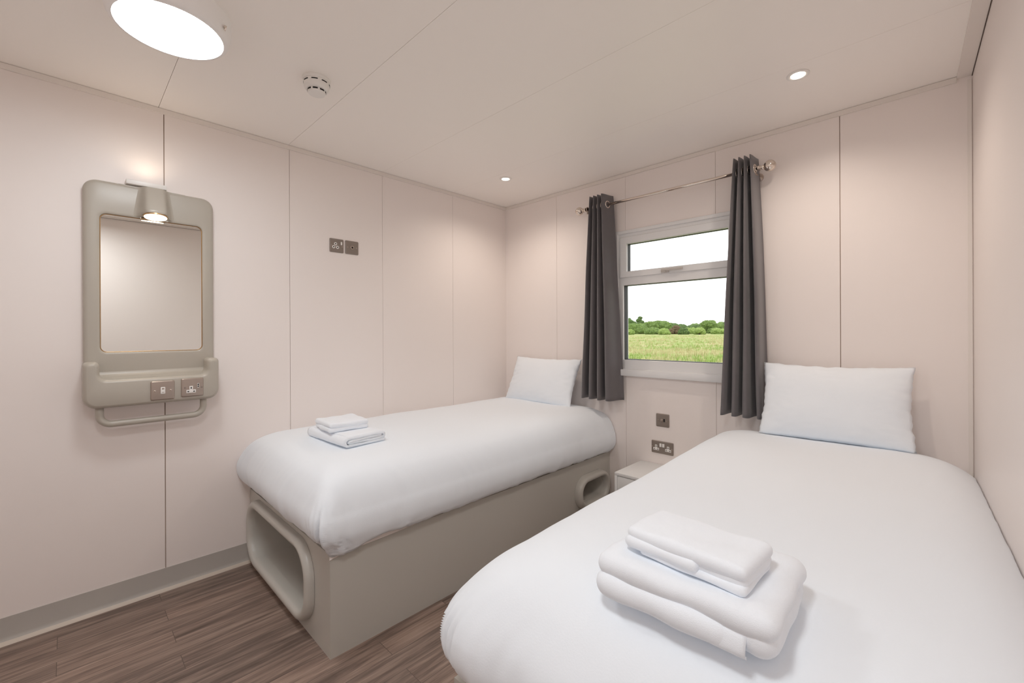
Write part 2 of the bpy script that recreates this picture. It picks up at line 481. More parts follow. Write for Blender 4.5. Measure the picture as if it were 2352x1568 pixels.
BW, BL, BH = 1.05, 2.02, 0.405
def make_bed(root, mir=False):
    mx = (lambda x: BW - x) if mir else (lambda x: x)
    F = lambda u, v, d: Vector((mx(u), -BL - d, v))          # front face, d = outwards
    G = lambda u, v, d: Vector((mx(BW + d), u, v))           # long open side
    bm = bmesh.new()
    # front opening
    L_in = rrect(0.082, 0.853, 0.080, 0.340, 0.105, 12)
    panel_hole(bm, (0, BW, 0, BH), L_in, F)
    bc = bmesh.new()
    cav = [(0.0, 0.0, 0.105), (0.15, 0.006, 0.10), (0.50, 0.02, 0.09), (0.84, 0.035, 0.085), (0.90, 0.07, 0.05)]
    loft(bc, [[F(*p, -d) for p in rrect(0.082 + i, 0.853 - i, 0.080 + i * 0.5, 0.340 - i, r, 12)] for d, i, r in cav], False, True)
    link('storage_recess', bc, M_grp, root, angle=0.9); bc = bmesh.new()
    # side opening near the window wall
    S_in = rrect(-0.365, -0.100, 0.140, 0.265, 0.06, 12)
    panel_hole(bm, (-BL, 0, 0, BH), S_in, G)
    loft(bc, [[G(*p, -d) for p in rrect(-0.365 + i, -0.100 - i, 0.140 + i, 0.265 - i, 0.06 - i, 12)] for d, i in ((0, 0), (0.12, 0.008), (0.24, 0.02), (0.26, 0.035))], False, True)
    # other faces
    V = lambda *p: bm.verts.new(Vector(p))
    def quad(*ps): bm.faces.new([V(mx(p[0]), p[1], p[2]) for p in ps])
    quad((0, 0, 0), (0, -BL, 0), (0, -BL, BH), (0, 0, BH))
    quad((0, 0, 0), (BW, 0, 0), (BW, 0, BH), (0, 0, BH))
    quad((0, 0, BH), (BW, 0, BH), (BW, -BL, BH), (0, -BL, BH))
    bmesh.ops.remove_doubles(bm, verts=bm.verts, dist=1e-5)
    link('bed_base', bm, M_grp, root, smooth=False)
    link('storage_recess', bc, M_grp, root, angle=0.9)
    # raised top rail, set back a little
    bm = bmesh.new(); box(bm, 0.004, BW - 0.012, -BL + 0.012, -0.004, BH + 0.0005, 0.432, 0.004)
    for v in bm.verts: v.co.x = mx(v.co.x)
    link('top_rail', bm, M_grp, root, angle=0.5)
    # moulded rims
    def rim(To, u0, u1, v0, v1, w, prot, r_out, name):
        bm = bmesh.new(); loops = []
        for k in range(13):
            a = PI * k / 12
            i = w * (1 - math.cos(a)) / 2
            d = prot * math.sin(a) ** 0.75 + 0.0008
            loops.append([To(*p, d) for p in rrect(u0 + i, u1 - i, v0 + i, v1 - i, r_out - i, 14)])
        i = w
        loops.append([To(*p, -0.03) for p in rrect(u0 + i, u1 - i, v0 + i, v1 - i, r_out - i, 14)])
        loft(bm, loops)
        link(name, bm, M_grp, root)
    rim(F, 0.035, 0.900, 0.036, 0.386, 0.046, 0.034, 0.148, 'recess_rim')
    rim(G, -0.425, -0.050, 0.092, 0.312, 0.046, 0.046, 0.105, 'recess_rim')
    # mattress in its pale sheet
    bm = bmesh.new(); box(bm, 0.03, BW - 0.035, -BL + 0.035, -0.015, 0.4325, 0.655, 0.05, 4)
    for v in bm.verts: v.co.x = mx(v.co.x)
    link('mattress', bm, M_sheet, root)
    # loose edge of the sheet hanging below the duvet on the open side
    if not mir:
        bm = bmesh.new(); rows = []
        n = 80
        for i in range(n + 1):
            y = -BL - 0.004 + 1.25 * i / n
            f = i / n
            z0 = 0.400 + 0.006 * nz(y * 3, 1, 2) + 0.018 * f ** 1.2
            if i < 6: z0 -= 0.014 * (1 - i / 6)
            x = BW + 0.004 + 0.006 * max(0, nz(y * 9, 3, 3))
            rows.append([(x, y, z0), (x + 0.006, y, z0 + 0.012), (x + 0.004, y, 0.46), (x + 0.001, y, 0.46), (x + 0.0005, y, z0)])
        loft(bm, rows, True, True)
        link('sheet_edge', bm, M_sheet, root)

B2LOC = (XR - BW - 0.0025, -0.0385, 0.0); B2ROT = (0, 0, RS)
bed1 = empty('bed', (0.0015, -0.001, 0), label='single bed with moulded grey base against the left wall below the wall sockets', cat='bed', group='single beds')
make_bed(bed1)
bed2 = empty('bed', B2LOC, B2ROT, label='single bed with moulded grey base along the right wall, nearest the viewer', cat='bed', group='single beds')
make_bed(bed2, True)

def duvet(name, loc, rot, seed, label, x0, x1, y0, y1, sl, sr, corner, prof, fold_amp, rc=0.06, dart=False):
    NX, NY = 210, 210
    HX, HY = (x1 - x0) / 2, (y1 - y0) / 2
    cx, cy = (x0 + x1) / 2, (y0 + y1) / 2
    IMAX = prof[-1][0]
    def lookup(t):
        # t 0 (hem) .. 1 (centre) over profile knots, Catmull-Rom
        f = t * (len(prof) - 1); i = min(int(f), len(prof) - 2); f -= i
        P = [prof[max(0, min(len(prof) - 1, i + k))] for k in (-1, 0, 1, 2)]
        def cr(a, b, c, d): return 0.5 * (2 * b + (c - a) * f + (2 * a - 5 * b + 4 * c - d) * f * f + (3 * b - a - 3 * c + d) * f ** 3)
        return cr(*[p[0] for p in P]), cr(*[p[1] for p in P])
    bm = bmesh.new(); grid = []
    for iy in range(NY + 1):
        row = []
        for ix in range(NX + 1):
            u, v = 2 * ix / NX - 1, 2 * iy / NY - 1
            r = max(abs(u), abs(v))
            t = 1 - r
            t = t ** 0.72 if t > 0 else 0
            ins, z = lookup(t)
            if r < 1e-6: r = 1e-6
            du, dv = u / r, v / r
            fr = max(ins, 0) / IMAX
            hx = HX * (1 - fr) if ins > 0 else HX - ins
            iy_ = ins * (1 + (HY / HX - 1) * fr ** 2) if ins > 0 else ins
            hy = HY - min(iy_, HY) if ins > 0 else HY - ins
            hx = max(hx, 0.0); hy = max(hy, 0.0)
            qx, qy = du * hx, dv * hy
            rad = min(max(rc * (1 - fr * 0.5), 0.012) + 0.03 * max(0.0, min(1.0, (ins + 0.03) / 0.11)), hx, hy)
            bx, by = max(-hx + rad, min(hx - rad, qx)), max(-hy + rad, min(hy - rad, qy))
            dx, dy = qx - bx, qy - by
            d = math.hypot(dx, dy)
            if abs(dx) > 1e-9 and abs(dy) > 1e-9 and d > 0:
                # square corner -> round corner (keep parametrisation)
                m = max(abs(dx), abs(dy)); k = m / d
                dx, dy = dx * k, dy * k
            px, py = cx + bx + dx, cy + by + dy
            nrm = Vector((dx, dy, 0)); nrm = nrm.normalized() if nrm.length > 1e-9 else Vector((0, 0, 0))
            side = max(0.0, min(1.0, (0.72 - z) / 0.16))      # 1 on the hanging sides
            peri = px * 1.0 - py * 1.0 if abs(dx) < abs(dy) else px - py
            # soft lumps on top, vertical folds on the sides
            z += (0.007 * nz(px * 2.1 + seed, py * 2.1, 0.3) + 0.003 * nz(px * 6 + seed, py * 6, 3.3)) * (1 - side * 0.6)
            f = nz(peri * 9 + seed * 3, 0.5 + z * 2.2, 1.0) * 0.7 + nz(peri * 23 + seed, z * 3.0, 5.0) * 0.45
            frontness = 1.0 if py < y0 + 0.35 else 0.55
            off = fold_amp * f * side * frontness
            hemf = max(0.0, 1 - t / 0.10)
            z += hemf * (0.006 * nz(peri * 5 + seed * 2, 2, 2) + 0.007 * nz(peri * 15 + seed, 4, 4) + 0.003 * nz(peri * 45 + seed, 4, 4))
            fl = max(0.0, 1 - t / 0.34)
            rt = max(0.0, nrm.x) if sl is not None else max(0.0, -nrm.x) * 0.6
            off += 0.036 * fl * rt ** 2
            z -= 0.016 * fl * rt ** 2
            if corner and side > 0.02:
                ccx, ccy = corner
                sd = (px - ccx) + (ccy - py) * 0      # distance along the front from the corner
                along = math.hypot(px - ccx, py - ccy)
                if along < 0.20:
                    w = (1 - along / 0.20) * side
                    ang = math.atan2(dy, dx) if d > 0 else 0
                    off += w * (0.004 if dart else 0.009) * math.sin(ang * (14 if dart else 22) + z * 8) * max(0.0, min(1.0, (0.66 - z) / 0.1))
                    if dart:
                        a = along
                        low = max(0.0, min(1.0, (0.60 - z) / 0.10))
                        b = ang + PI / 2 - 0.62          # angle measured from the gathered corner
                        g = math.exp(-(b / 0.13) ** 2)
                        off -= 0.030 * g * low * w ** 0.3
                        off += 0.013 * math.exp(-((b - 0.30) / 0.16) ** 2) * low
                        fs = ccx - px
                        if abs(dx) < 1e-6 or b < 0:
                            off -= 0.007 * math.exp(-((fs - 0.030 - 0.25 * (z - 0.50)) / 0.006) ** 2) * low
                            off -= 0.006 * math.exp(-((fs - 0.055 - 0.45 * (z - 0.48)) / 0.006) ** 2) * max(0.0, min(1.0, (0.55 - z) / 0.05))
                        else:
                            off -= 0.006 * math.exp(-((py - ccy - 0.045 - 0.2 * (z - 0.44)) / 0.007) ** 2) * max(0.0, min(1.0, (0.52 - z) / 0.06))
                            off -= 0.005 * math.exp(-((py - ccy - 0.085 + 0.3 * (z - 0.44)) / 0.007) ** 2) * max(0.0, min(1.0, (0.50 - z) / 0.05))
                        if b > 0.0 and abs(dx) > 1e-6: z -= hemf * 0.034 * w
            px += nrm.x * off; py += nrm.y * off
            if sl is not None: px = max(px, sl + 0.0004 * (iy % 2))
            if sr is not None: px = min(px, sr)
            py = min(py, -0.006)
            row.append(bm.verts.new((px, py, z)))
        grid.append(row)
    for a, b in zip(grid[:-1], grid[1:]):
        for i in range(NX):
            bm.faces.new((a[i], a[i + 1], b[i + 1], b[i]))
    o = link(name, bm, M_cotton, None, recalc=False)
    o.location = loc; o.rotation_euler = rot or (0, 0, 0)
    tag(o, label, 'duvet', 'white duvets')
    so = o.modifiers.new('thick', 'SOLIDIFY'); so.thickness = 0.014; so.offset = -1.0
    return o

PROF1 = [(0.020, 0.438), (-0.004, 0.452), (-0.028, 0.492), (-0.034, 0.545), (-0.020, 0.598), (0.004, 0.648), (0.040, 0.688), (0.098, 0.716), (0.19, 0.729), (0.34, 0.734), (0.532, 0.735)]
duvet('duvet', (0, 0, 0), None, 1.7, 'white duvet with a gathered front corner covering the left bed', 0.000, 1.064, -2.052, 0.03, 0.004, None, (1.064, -2.052), PROF1, 0.010, 0.055, True)
PROF2 = [(0.020, 0.438), (-0.004, 0.452), (-0.030, 0.490), (-0.036, 0.540), (-0.022, 0.595), (0.014, 0.648), (0.060, 0.692), (0.118, 0.724), (0.20, 0.741), (0.34, 0.749), (0.532, 0.752)]
duvet('duvet', B2LOC, B2ROT, 5.3, 'white duvet covering the right bed nearest the viewer, smooth with creased corner', 0.000, 1.064, -2.040, 0.03, None, 1.0512, (0.0, -2.04), PROF2, 0.012, 0.10, False)

# ------------------------------------------------------------------ pillows
def pillow(loc, rot, w, h, t, seed, label):
    bm = bmesh.new(); n, m = 56, 40
    def pt(i, j, s):
        u, v = 2 * i / n - 1, 2 * j / m - 1
        x = w / 2 * u * (1 - 0.055 * (1 - v * v)); z = h / 2 * v * (1 - (0.075 if v > 0 else 0.012) * (1 - u * u))
        k = max(0.0, (1 - abs(u) ** 2.6) * (1 - abs(v) ** 2.4)) ** 0.55
        y = s * t / 2 * k
        e = max(abs(u), abs(v)) ** 3
        wr = 0.006 * nz(u * 2.0 + seed, v * 1.5, s) + 0.0075 * e * nz(u * 7 + seed, v * 8, s * 2)
        y += s * wr * min(1, k * 3)
        x += 0.006 * (1 - k) * nz(u * 3, v * 7 + seed, 1.0); z += 0.005 * (1 - k) * nz(u * 7 + seed, v * 3, 2.0)
        return (x, y, z)
    F = [[bm.verts.new(pt(i, j, -1)) for i in range(n + 1)] for j in range(m + 1)]
    Bk = [[bm.verts.new(pt(i, j, 1)) for i in range(n + 1)] for j in range(m + 1)]
    for g, fl in ((F, False), (Bk, True)):
        for j in range(m):
            for i in range(n):
                q = (g[j][i], g[j][i + 1], g[j + 1][i + 1], g[j + 1][i])
                bm.faces.new(q if not fl else q[::-1])
    bmesh.ops.remove_doubles(bm, verts=bm.verts, dist=1e-4)
    o = link('pillow', bm, M_cotton)
    o.location = loc; o.rotation_euler = rot
    return tag(o, label, 'pillow', 'white pillows')
pillow((0.520, -0.128, 0.892), (-0.40, 0, -0.035), 0.685, 0.375, 0.140, 2.0, 'white pillow propped on the left bed in the corner of the room')
pillow((2.372, -0.137, 0.918), (-0.36, 0, 0.05), 0.605, 0.385, 0.150, 9.0, 'white pillow propped on the right bed beside the right curtain')

# ------------------------------------------------------------------ towels
def slab(bm, x0, x1, y0, y1, z0, z1, ex=0.5, seed=0.0, n=28, amp=0.004, bow=0.0):
    """soft rounded slab: cube grid pulled to a fat superellipsoid edge"""
    r = (z1 - z0) / 2 * 0.98
    def surf(p):
        cx, cy, cz = (x0 + x1) / 2, (y0 + y1) / 2, (z0 + z1) / 2
        hx, hy, hz = (x1 - x0) / 2, (y1 - y0) / 2, (z1 - z0) / 2
        q = Vector((p.x * hx, p.y * hy, p.z * hz))
        c = Vector((max(-hx + r, min(hx - r, q.x)), max(-hy + r, min(hy - r, q.y)), max(-hz + r, min(hz - r, q.z))))
        d = q - c
        if d.length > 1e-9:
            m = max(abs(d.x), abs(d.y), abs(d.z)); d = d.normalized() * min(m, r) if m > 0 else d
        s = c + d
        w = Vector((cx, cy, cz)) + s
        k = amp * nz(w.x * 14 + seed, w.y * 14, w.z * 20)
        w += (d.normalized() if d.length > 1e-9 else Vector((0, 0, 1))) * k
        w.z += bow * ((p.x) ** 2) * (1 if p.z > 0 else 0.3)
        return w
    key = {}
    def vert(i, j, k):
        if (i, j, k) not in key: key[(i, j, k)] = bm.verts.new(surf(Vector((2 * i / n - 1, 2 * j / n - 1, 2 * k / n - 1))))
        return key[(i, j, k)]
    for i in range(n):
        for j in range(n):
            for e, fl in ((0, 0), (n, 1)):
                for q in (((i, j, e), (i, j + 1, e), (i + 1, j + 1, e), (i + 1, j, e)), ((e, i, j), (e, i, j + 1), (e, i + 1, j + 1), (e, i + 1, j)), ((j, e, i), (j + 1, e, i), (j + 1, e, i + 1), (j, e, i + 1))):
                    bm.faces.new([vert(*p) for p in (q[::-1] if fl else q)])

def ribbon(bm, path, th, x0, x1, n=26, seed=0.0, amp=0.003, sub=5):
    """folded cloth: a thick ribbon along path (y, z), swept in x"""
    P = [Vector((0, a, b)) for a, b in path]
    # resample smoothly
    Q = []
    for i in range(len(P) - 1):
        a, b, c, d = P[max(i - 1, 0)], P[i], P[i + 1], P[min(i + 2, len(P) - 1)]
        for k in range(sub):
            f = k / sub
            Q.append(0.5 * (2 * b + (c - a) * f + (2 * a - 5 * b + 4 * c - d) * f * f + (3 * b - a - 3 * c + d) * f ** 3))
    Q.append(P[-1])
    up, dn = [], []
    for i, p in enumerate(Q):
        t = (Q[min(i + 1, len(Q) - 1)] - Q[max(i - 1, 0)]).normalized()
        nr = Vector((0, -t.z, t.y))
        up.append(p + nr * th / 2); dn.append(p - nr * th / 2)
    sec = up + dn[::-1]
    rows = []
    for k in range(n + 1):
        f = k / n; x = x0 + (x1 - x0) * f
        rows.append([Vector((x + amp * 0.8 * nz(s.y * 30, s.z * 60 + seed, f * 2) * (1 if 0 < k < n else 1), s.y + amp * nz(x * 12 + seed, s.y * 12, 0), s.z + amp * 0.6 * nz(x * 10 + seed, s.y * 10, 4))) for s in sec])
    loft(bm, rows, True, True)

def towel_right_low():
    o_l = 'thick white bath towel folded under a smaller towel on the right bed'
    bm = bmesh.new()
    slab(bm, -0.157, 0.098, -0.135, 0.115, -0.006, 0.043, seed=1, amp=0.0035)
    slab(bm, -0.140, 0.158, -0.112, 0.134, -0.008, 0.048, seed=3, amp=0.004)
    slab(bm, -0.157, 0.160, -0.125, 0.138, 0.028, 0.076, seed=5, amp=0.007)
    slab(bm, 0.060, 0.158, -0.124, 0.020, 0.000, 0.060, seed=6, amp=0.005)
    ribbon(bm, [(-0.120, -0.001), (-0.129, 0.008), (-0.127, 0.024), (-0.119, 0.036), (-0.10, 0.040)], 0.0045, 0.062, 0.118, n=8, seed=2, amp=0.0015)
    o = link('bath_towel', bm, M_terry); o.location = (2.394, -1.862, 0.7470); o.rotation_euler = (0, 0, 0.02)
    tag(o, o_l, 'towel', 'folded white towels')
def towel_right_top():
    bm = bmesh.new()
    slab(bm, -0.082, 0.114, -0.062, 0.070, -0.001, 0.016, seed=7, amp=0.003)
    slab(bm, -0.112, 0.035, -0.068, 0.060, 0.008, 0.031, seed=8, amp=0.004)
    slab(bm, -0.080, 0.115, -0.056, 0.076, 0.006, 0.034, seed=4, amp=0.003)
    slab(bm, -0.113, 0.117, -0.062, 0.078, 0.020, 0.048, seed=9, amp=0.005)
    o = link('hand_towel', bm, M_terry); o.location = (2.394, -1.885, 0.8240); o.rotation_euler = (0, 0, -0.06)
    tag(o, 'small white hand towel folded on top of the towel stack on the right bed', 'towel', 'folded white towels')
def towel_left_low():
    bm = bmesh.new()
    # rolled-and-folded towel, its spiral end faces the aisle
    path = [(0.085, 0.030), (0.03, 0.029), (-0.05, 0.029), (-0.082, 0.026), (-0.084, 0.019), (-0.07, 0.0165), (0.02, 0.0175), (0.085, 0.018), (0.1, 0.024), (0.1, 0.034), (0.085, 0.041), (0.0, 0.041), (-0.08, 0.041), (-0.098, 0.036), (-0.104, 0.024), (-0.100, 0.011), (-0.085, 0.0062), (0.0, 0.0062), (0.105, 0.0062)]
    ribbon(bm, path, 0.0115, -0.19, 0.19, n=30, seed=3, amp=0.003)
    slab(bm, -0.185, 0.183, -0.09, 0.10, 0.036, 0.0515, seed=3, amp=0.002, n=16)
    o = link('bath_towel', bm, M_terry); o.location = (0.595, -1.745, 0.7345); o.rotation_euler = (0, 0, 0.06)
    tag(o, 'white bath towel with a spiral folded end, under a smaller towel on the left bed', 'towel', 'folded white towels')
def towel_left_top():
    bm = bmesh.new()
    slab(bm, -0.100, 0.100, -0.100, 0.100, 0.000, 0.024, seed=11, amp=0.004)
    slab(bm, -0.105, 0.104, -0.098, 0.100, 0.018, 0.046, seed=12, amp=0.006)
    o = link('hand_towel', bm, M_terry); o.location = (0.570, -1.755, 0.7865); o.rotation_euler = (0, 0, -0.06)
    tag(o, 'small white hand towel folded on top of the towel stack on the left bed', 'towel', 'folded white towels')
towel_right_low(); towel_right_top(); towel_left_low(); towel_left_top()

# ------------------------------------------------------------------ bedside cabinet
t = empty('bedside_cabinet', (1.30, -0.004, 0), label='low white bedside cabinet on the floor between the two beds', cat='cabinet')
cw, cd, ch = 0.42, 0.345, 0.392
def cbox(name, *a):
    bm = bmesh.new(); box(bm, *a, 0.0015); link(name, bm, M_lamin, t, angle=0.5)
cbox('top_panel', 0, cw, -cd, 0, ch - 0.018, ch)
cbox('side_panel', 0, 0.018, -cd, 0, 0.0, ch - 0.0185)
cbox('side_panel', cw - 0.018, cw, -cd, 0, 0.0, ch - 0.0185)
cbox('back_panel', 0.0185, cw - 0.0185, -0.012, 0, 0.0, ch - 0.0185)
cbox('shelf', 0.0185, cw - 0.0185, -cd + 0.006, -0.0125, 0.17, 0.188)
cbox('drawer_front', 0.0195, cw - 0.0195, -cd + 0.002, -cd + 0.02, 0.22, ch - 0.022)

# ------------------------------------------------------------------ curtain pole and curtains
RY, RZ = -0.090, 2.156
t = empty('curtain_pole', (1.48, RY, RZ), label='chrome curtain pole with ball finials mounted above the window', cat='curtain pole')
bm = bmesh.new(); tube(bm, [(-0.625, 0, 0), (0.595, 0, 0)], 0.0095, 18); link('pole', bm, M_chrome, t)
for s, x in ((-1, -0.619), (1, 0.621)):
    bm = bmesh.new()
    R = 0.030
    prof = [(0.0135, -0.058), (0.0135, -0.045), (0.010, -0.044), (0.010, -0.036), (0.0135, -0.035), (0.0135, -0.030), (0.012, -0.0278)]
    prof += [(R * math.sin(a), -R * math.cos(a)) for a in [0.42 + (PI - 0.42) * k / 18 for k in range(19)]]
    lathe(bm, [(r, h * (1 if s > 0 else -1)) for r, h in prof], 32, axis='X')
    o = link('finial', bm, M_chrome, t, angle=0.8); o.location = (x, 0, 0)
for x in (-0.548, 0.548):
    bm = bmesh.new()
    tube(bm, [(x, 0.088, -0.025), (x, 0.010, -0.025), (x, -0.002, -0.018)], 0.007, 12)
    lathe(bm, [(0.0, 0.0895), (0.022, 0.0895), (0.022, 0.084), (0.015, 0.079), (0.0, 0.078)], 28, (x, 0, -0.025), 'Y')
    torus(bm, (x, 0, 0), 0.0135, 0.004, (1, 0, 0), 24, 8)
    tube(bm, [(x, 0, -0.012), (x, 0, -0.034)], 0.006, 10)
    link('bracket', bm, M_nickel, t, angle=0.7)

def curtain(name, label, xt, xb, nw, at, ab, ph, flat, ring_at, seed):
    """nw half-waves; flat = share of the width taken by the last, flatter fold"""
    t = empty(name, (sum(xt) / 2, RY, RZ), label=label, cat='curtain', group='charcoal eyelet curtains')
    z1, z0 = 2.225, 0.792
    NU, NV = 44 * nw // 2, 60
    def P(s, v):
        # s 0..1 across, v 0 (top) .. 1 (bottom)
        e = v ** 0.85
        xa, xe = xt[0] + (xb[0] - xt[0]) * e, xt[1] + (xb[1] - xt[1]) * e
        k = s * nw
        # x advances unevenly: last fold is wider
        brk = (nw - 1) / nw
        xs = s / brk * (1 - flat) if s < brk else (1 - flat) + (s - brk) / (1 - brk) * flat
        amp = at + (ab - at) * e
        ang = PI * k + ph
        c = math.cos(ang)
        c = math.copysign(abs(c) ** 0.75, c)
        sq = 1 + 0.25 * e * nz(s * 6 + seed, 1, v * 1.5)
        y = RY - amp * c * sq
        x = xa + (xe - xa) * xs + 0.004 * e * math.sin(ang * 2) + 0.012 * e * nz(s * 3 + seed, 7, v * 2)
        y += 0.010 * e * nz(s * 4 + seed, 3, v * 3)
        z = z1 + (z0 - z1) * v
        if v > 0.97: z += 0.006 * nz(s * 7 + seed, 2, 2)
        return Vector((x, min(y, -0.012), z)) - Vector(t.location)
    bm = bmesh.new()
    rows = [[bm.verts.new(P(i / NU, j / NV)) for i in range(NU + 1)] for j in range(NV + 1)]
    for a, b in zip(rows[:-1], rows[1:]):
        for i in range(NU): bm.faces.new((a[i], a[i + 1], b[i + 1], b[i]))
    o = link('curtain_fabric', bm, M_curtain, t, recalc=False)
    so = o.modifiers.new('thick', 'SOLIDIFY'); so.thickness = 0.003; so.offset = 0
    v_r = (z1 - RZ) / (z1 - z0)
    for k in range(nw):
        s = (k + 0.5 - ph / PI) / nw
        if not 0 < s < 1: continue
        # find where the cloth crosses the pole
        best = min((abs(P(q / 400, v_r).y), q / 400) for q in range(int(max(0, s - 0.5 / nw) * 400), int(min(1, s + 0.5 / nw) * 400) + 1))[1]
        p, q = P(best - 0.003, v_r), P(best + 0.003, v_r)
        d = (q - p); d.z = 0
        nr = Vector((-d.y, d.x, 0)).normalized()
        bm = bmesh.new(); torus(bm, P(best, v_r), 0.0225, 0.0042, nr, 28, 8)
        link('eyelet_ring', bm, M_chrome, t)
    return t
curtain('curtain', 'charcoal eyelet curtain drawn back to the left side of the window', (0.985, 1.112), (0.915, 1.185), 7, 0.054, 0.058, 0.0, 0.24, 6, 1.0)
curtain('curtain', 'charcoal eyelet curtain drawn back to the right side of the window', (1.935, 2.032), (1.862, 2.086), 7, 0.054, 0.060, 0.0, 0.14, 6, 6.0)

# ------------------------------------------------------------------ electrical plates
def rot_left():   # local X -> +Y, local Y -> +Z, local Z -> +X (out of the left wall)
    return Matrix(((0, 0, 1), (1, 0, 0), (0, 1, 0))).to_euler()
def rot_win():    # local X -> +X, local Y -> +Z, local Z -> -Y
    return Matrix(((1, 0, 0), (0, 0, -1), (0, 1, 0))).to_euler()

def plate_mesh(w, h, t=0.007):
    bm = bmesh.new()
    loops = [[(p[0], p[1], z) for p in rrect(-w / 2 + i, w / 2 - i, -h / 2 + i, h / 2 - i, 0.006, 6)] for i, z in ((0, 0.0004), (0, t * 0.35), (0.0008, t * 0.7), (0.003, t), (0.004, t * 1.02))]
    loft(bm, loops, True, True)
    return bm
def bits(parent, name, boxes, m, bev=0.0008):
    bm = bmesh.new()
    for b in boxes: box(bm, *b, bev)
    return link(name, bm, m, parent, angle=0.5)
def screw(parent, x, y, z, m):
    bm = bmesh.new(); lathe(bm, [(0.0, 0.0), (0.0042, 0.0), (0.004, 0.0012), (0.002, 0.0018), (0.0, 0.0018)], 16)
    o = link('screw', bm, m, parent, angle=0.8); o.location = (x, y, z); return o
def pins3(parent, cx, cy, z, m_in, m_hole, sc=1.0, name='socket_insert'):
    # pale T-shaped insert with three dark pin slots
    bm = bmesh.new()
    box(bm, cx - 0.007 * sc, cx + 0.007 * sc, cy + 0.000, cy + 0.019 * sc, z, z + 0.0012, 0.0005)
    box(bm, cx - 0.019 * sc, cx + 0.019 * sc, cy - 0.014 * sc, cy + 0.001, z, z + 0.0012, 0.0005)
    o = link(name, bm, m_in, parent, angle=0.5)
    bm = bmesh.new()
    box(bm, cx - 0.0022 * sc, cx + 0.0022 * sc, cy + 0.006 * sc, cy + 0.014 * sc, z + 0.0005, z + 0.0017)
    for s in (-1, 1): box(bm, cx + s * 0.0115 * sc - 0.0035 * sc, cx + s * 0.0115 * sc + 0.0035 * sc, cy - 0.0095 * sc, cy - 0.0050 * sc, z + 0.0005, z + 0.0017)
    link('pin_slot', bm, m_hole, o, smooth=False)

# two plates on the left wall
t = empty('wall_socket', (0.0, -1.528, 1.8235), rot_left(), 'brushed metal round-pin socket plate on the left wall beside an aerial plate', 'socket')
link('faceplate', plate_mesh(0.090, 0.087), M_darknickel, t, angle=0.6)
for dx, dy in ((-0.0085, 0.010), (-0.021, -0.010), (0.004, -0.011)):
    bm = bmesh.new(); lathe(bm, [(0.0, 0.0), (0.0100, 0.0), (0.0095, 0.0012), (0.005, 0.0014), (0.0, 0.0014)], 24)
    o = link('pin_collar', bm, M_white, t, angle=0.7); o.location = (dx, dy, 0.0068)
    bm = bmesh.new(); lathe(bm, [(0.0, 0.0), (0.0042, 0.0), (0.0042, 0.0004), (0.0, 0.0004)], 16)
    h = link('pin_hole', bm, M_black, o, angle=0.5); h.location = (0, 0, 0.0015)
bits(t, 'rocker_switch', [(0.024, 0.034, 0.006, 0.026, 0.0068, 0.0105)], M_white, 0.0015)
screw(t, -0.034, 0.0, 0.0071, M_nickel); screw(t, 0.034, -0.004, 0.0071, M_nickel)
t = empty('aerial_socket', (0.0, -1.4275, 1.8235), rot_left(), 'brushed metal aerial plate with one central hole on the left wall', 'socket')
link('faceplate', plate_mesh(0.089, 0.087), M_darknickel, t, angle=0.6)
bm = bmesh.new(); lathe(bm, [(0.0055, 0.0), (0.0125, 0.0), (0.012, 0.003), (0.009, 0.0045), (0.0058, 0.0045), (0.0055, 0.0)], 28)
o = link('coaxial_ring', bm, M_nickel, t, angle=0.7); o.location = (0, 0, 0.0068)
bm = bmesh.new(); lathe(bm, [(0.0, 0.0), (0.0056, 0.0), (0.0056, 0.001), (0.0, 0.001)], 20)
o = link('coaxial_hole', bm, M_black, t, angle=0.5); o.location = (0, 0, 0.0068)
screw(t, -0.030, 0.0, 0.0071, M_nickel); screw(t, 0.030, 0.0, 0.0071, M_nickel)

# plates on the window wall
t = empty('data_socket', (1.4525, 0.0, 0.6835), rot_win(), 'small square brushed metal outlet plate below the window sill', 'socket')
link('faceplate', plate_mesh(0.089, 0.086), M_darknickel, t, angle=0.6)
bits(t, 'toggle_switch', [(-0.012, 0.006, -0.010, 0.010, 0.0068, 0.0110)], M_nickel, 0.002)
bits(t, 'outlet_slot', [(0.008, 0.018, -0.009, 0.011, 0.0066, 0.0078)], M_black, 0.0005)
screw(t, -0.027, 0.0, 0.0071, M_nickel); screw(t, 0.030, -0.002, 0.0071, M_nickel)
t = empty('double_socket', (1.450, 0.0, 0.504), rot_win(), 'wide dark metal double socket low on the window wall above the white cabinet', 'socket')
link('faceplate', plate_mesh(0.149, 0.082), M_darknickel, t, angle=0.6)
for s in (-1, 1):
    pins3(t, s * 0.041, -0.006, 0.0066, M_white, M_black, 1.05)
    bits(t, 'rocker_switch', [(s * 0.0095 - 0.0075, s * 0.0095 + 0.0075, 0.004, 0.027, 0.0066, 0.0108)], M_white, 0.0015)
    screw(t, s * 0.066, 0.0, 0.0071, M_nickel)

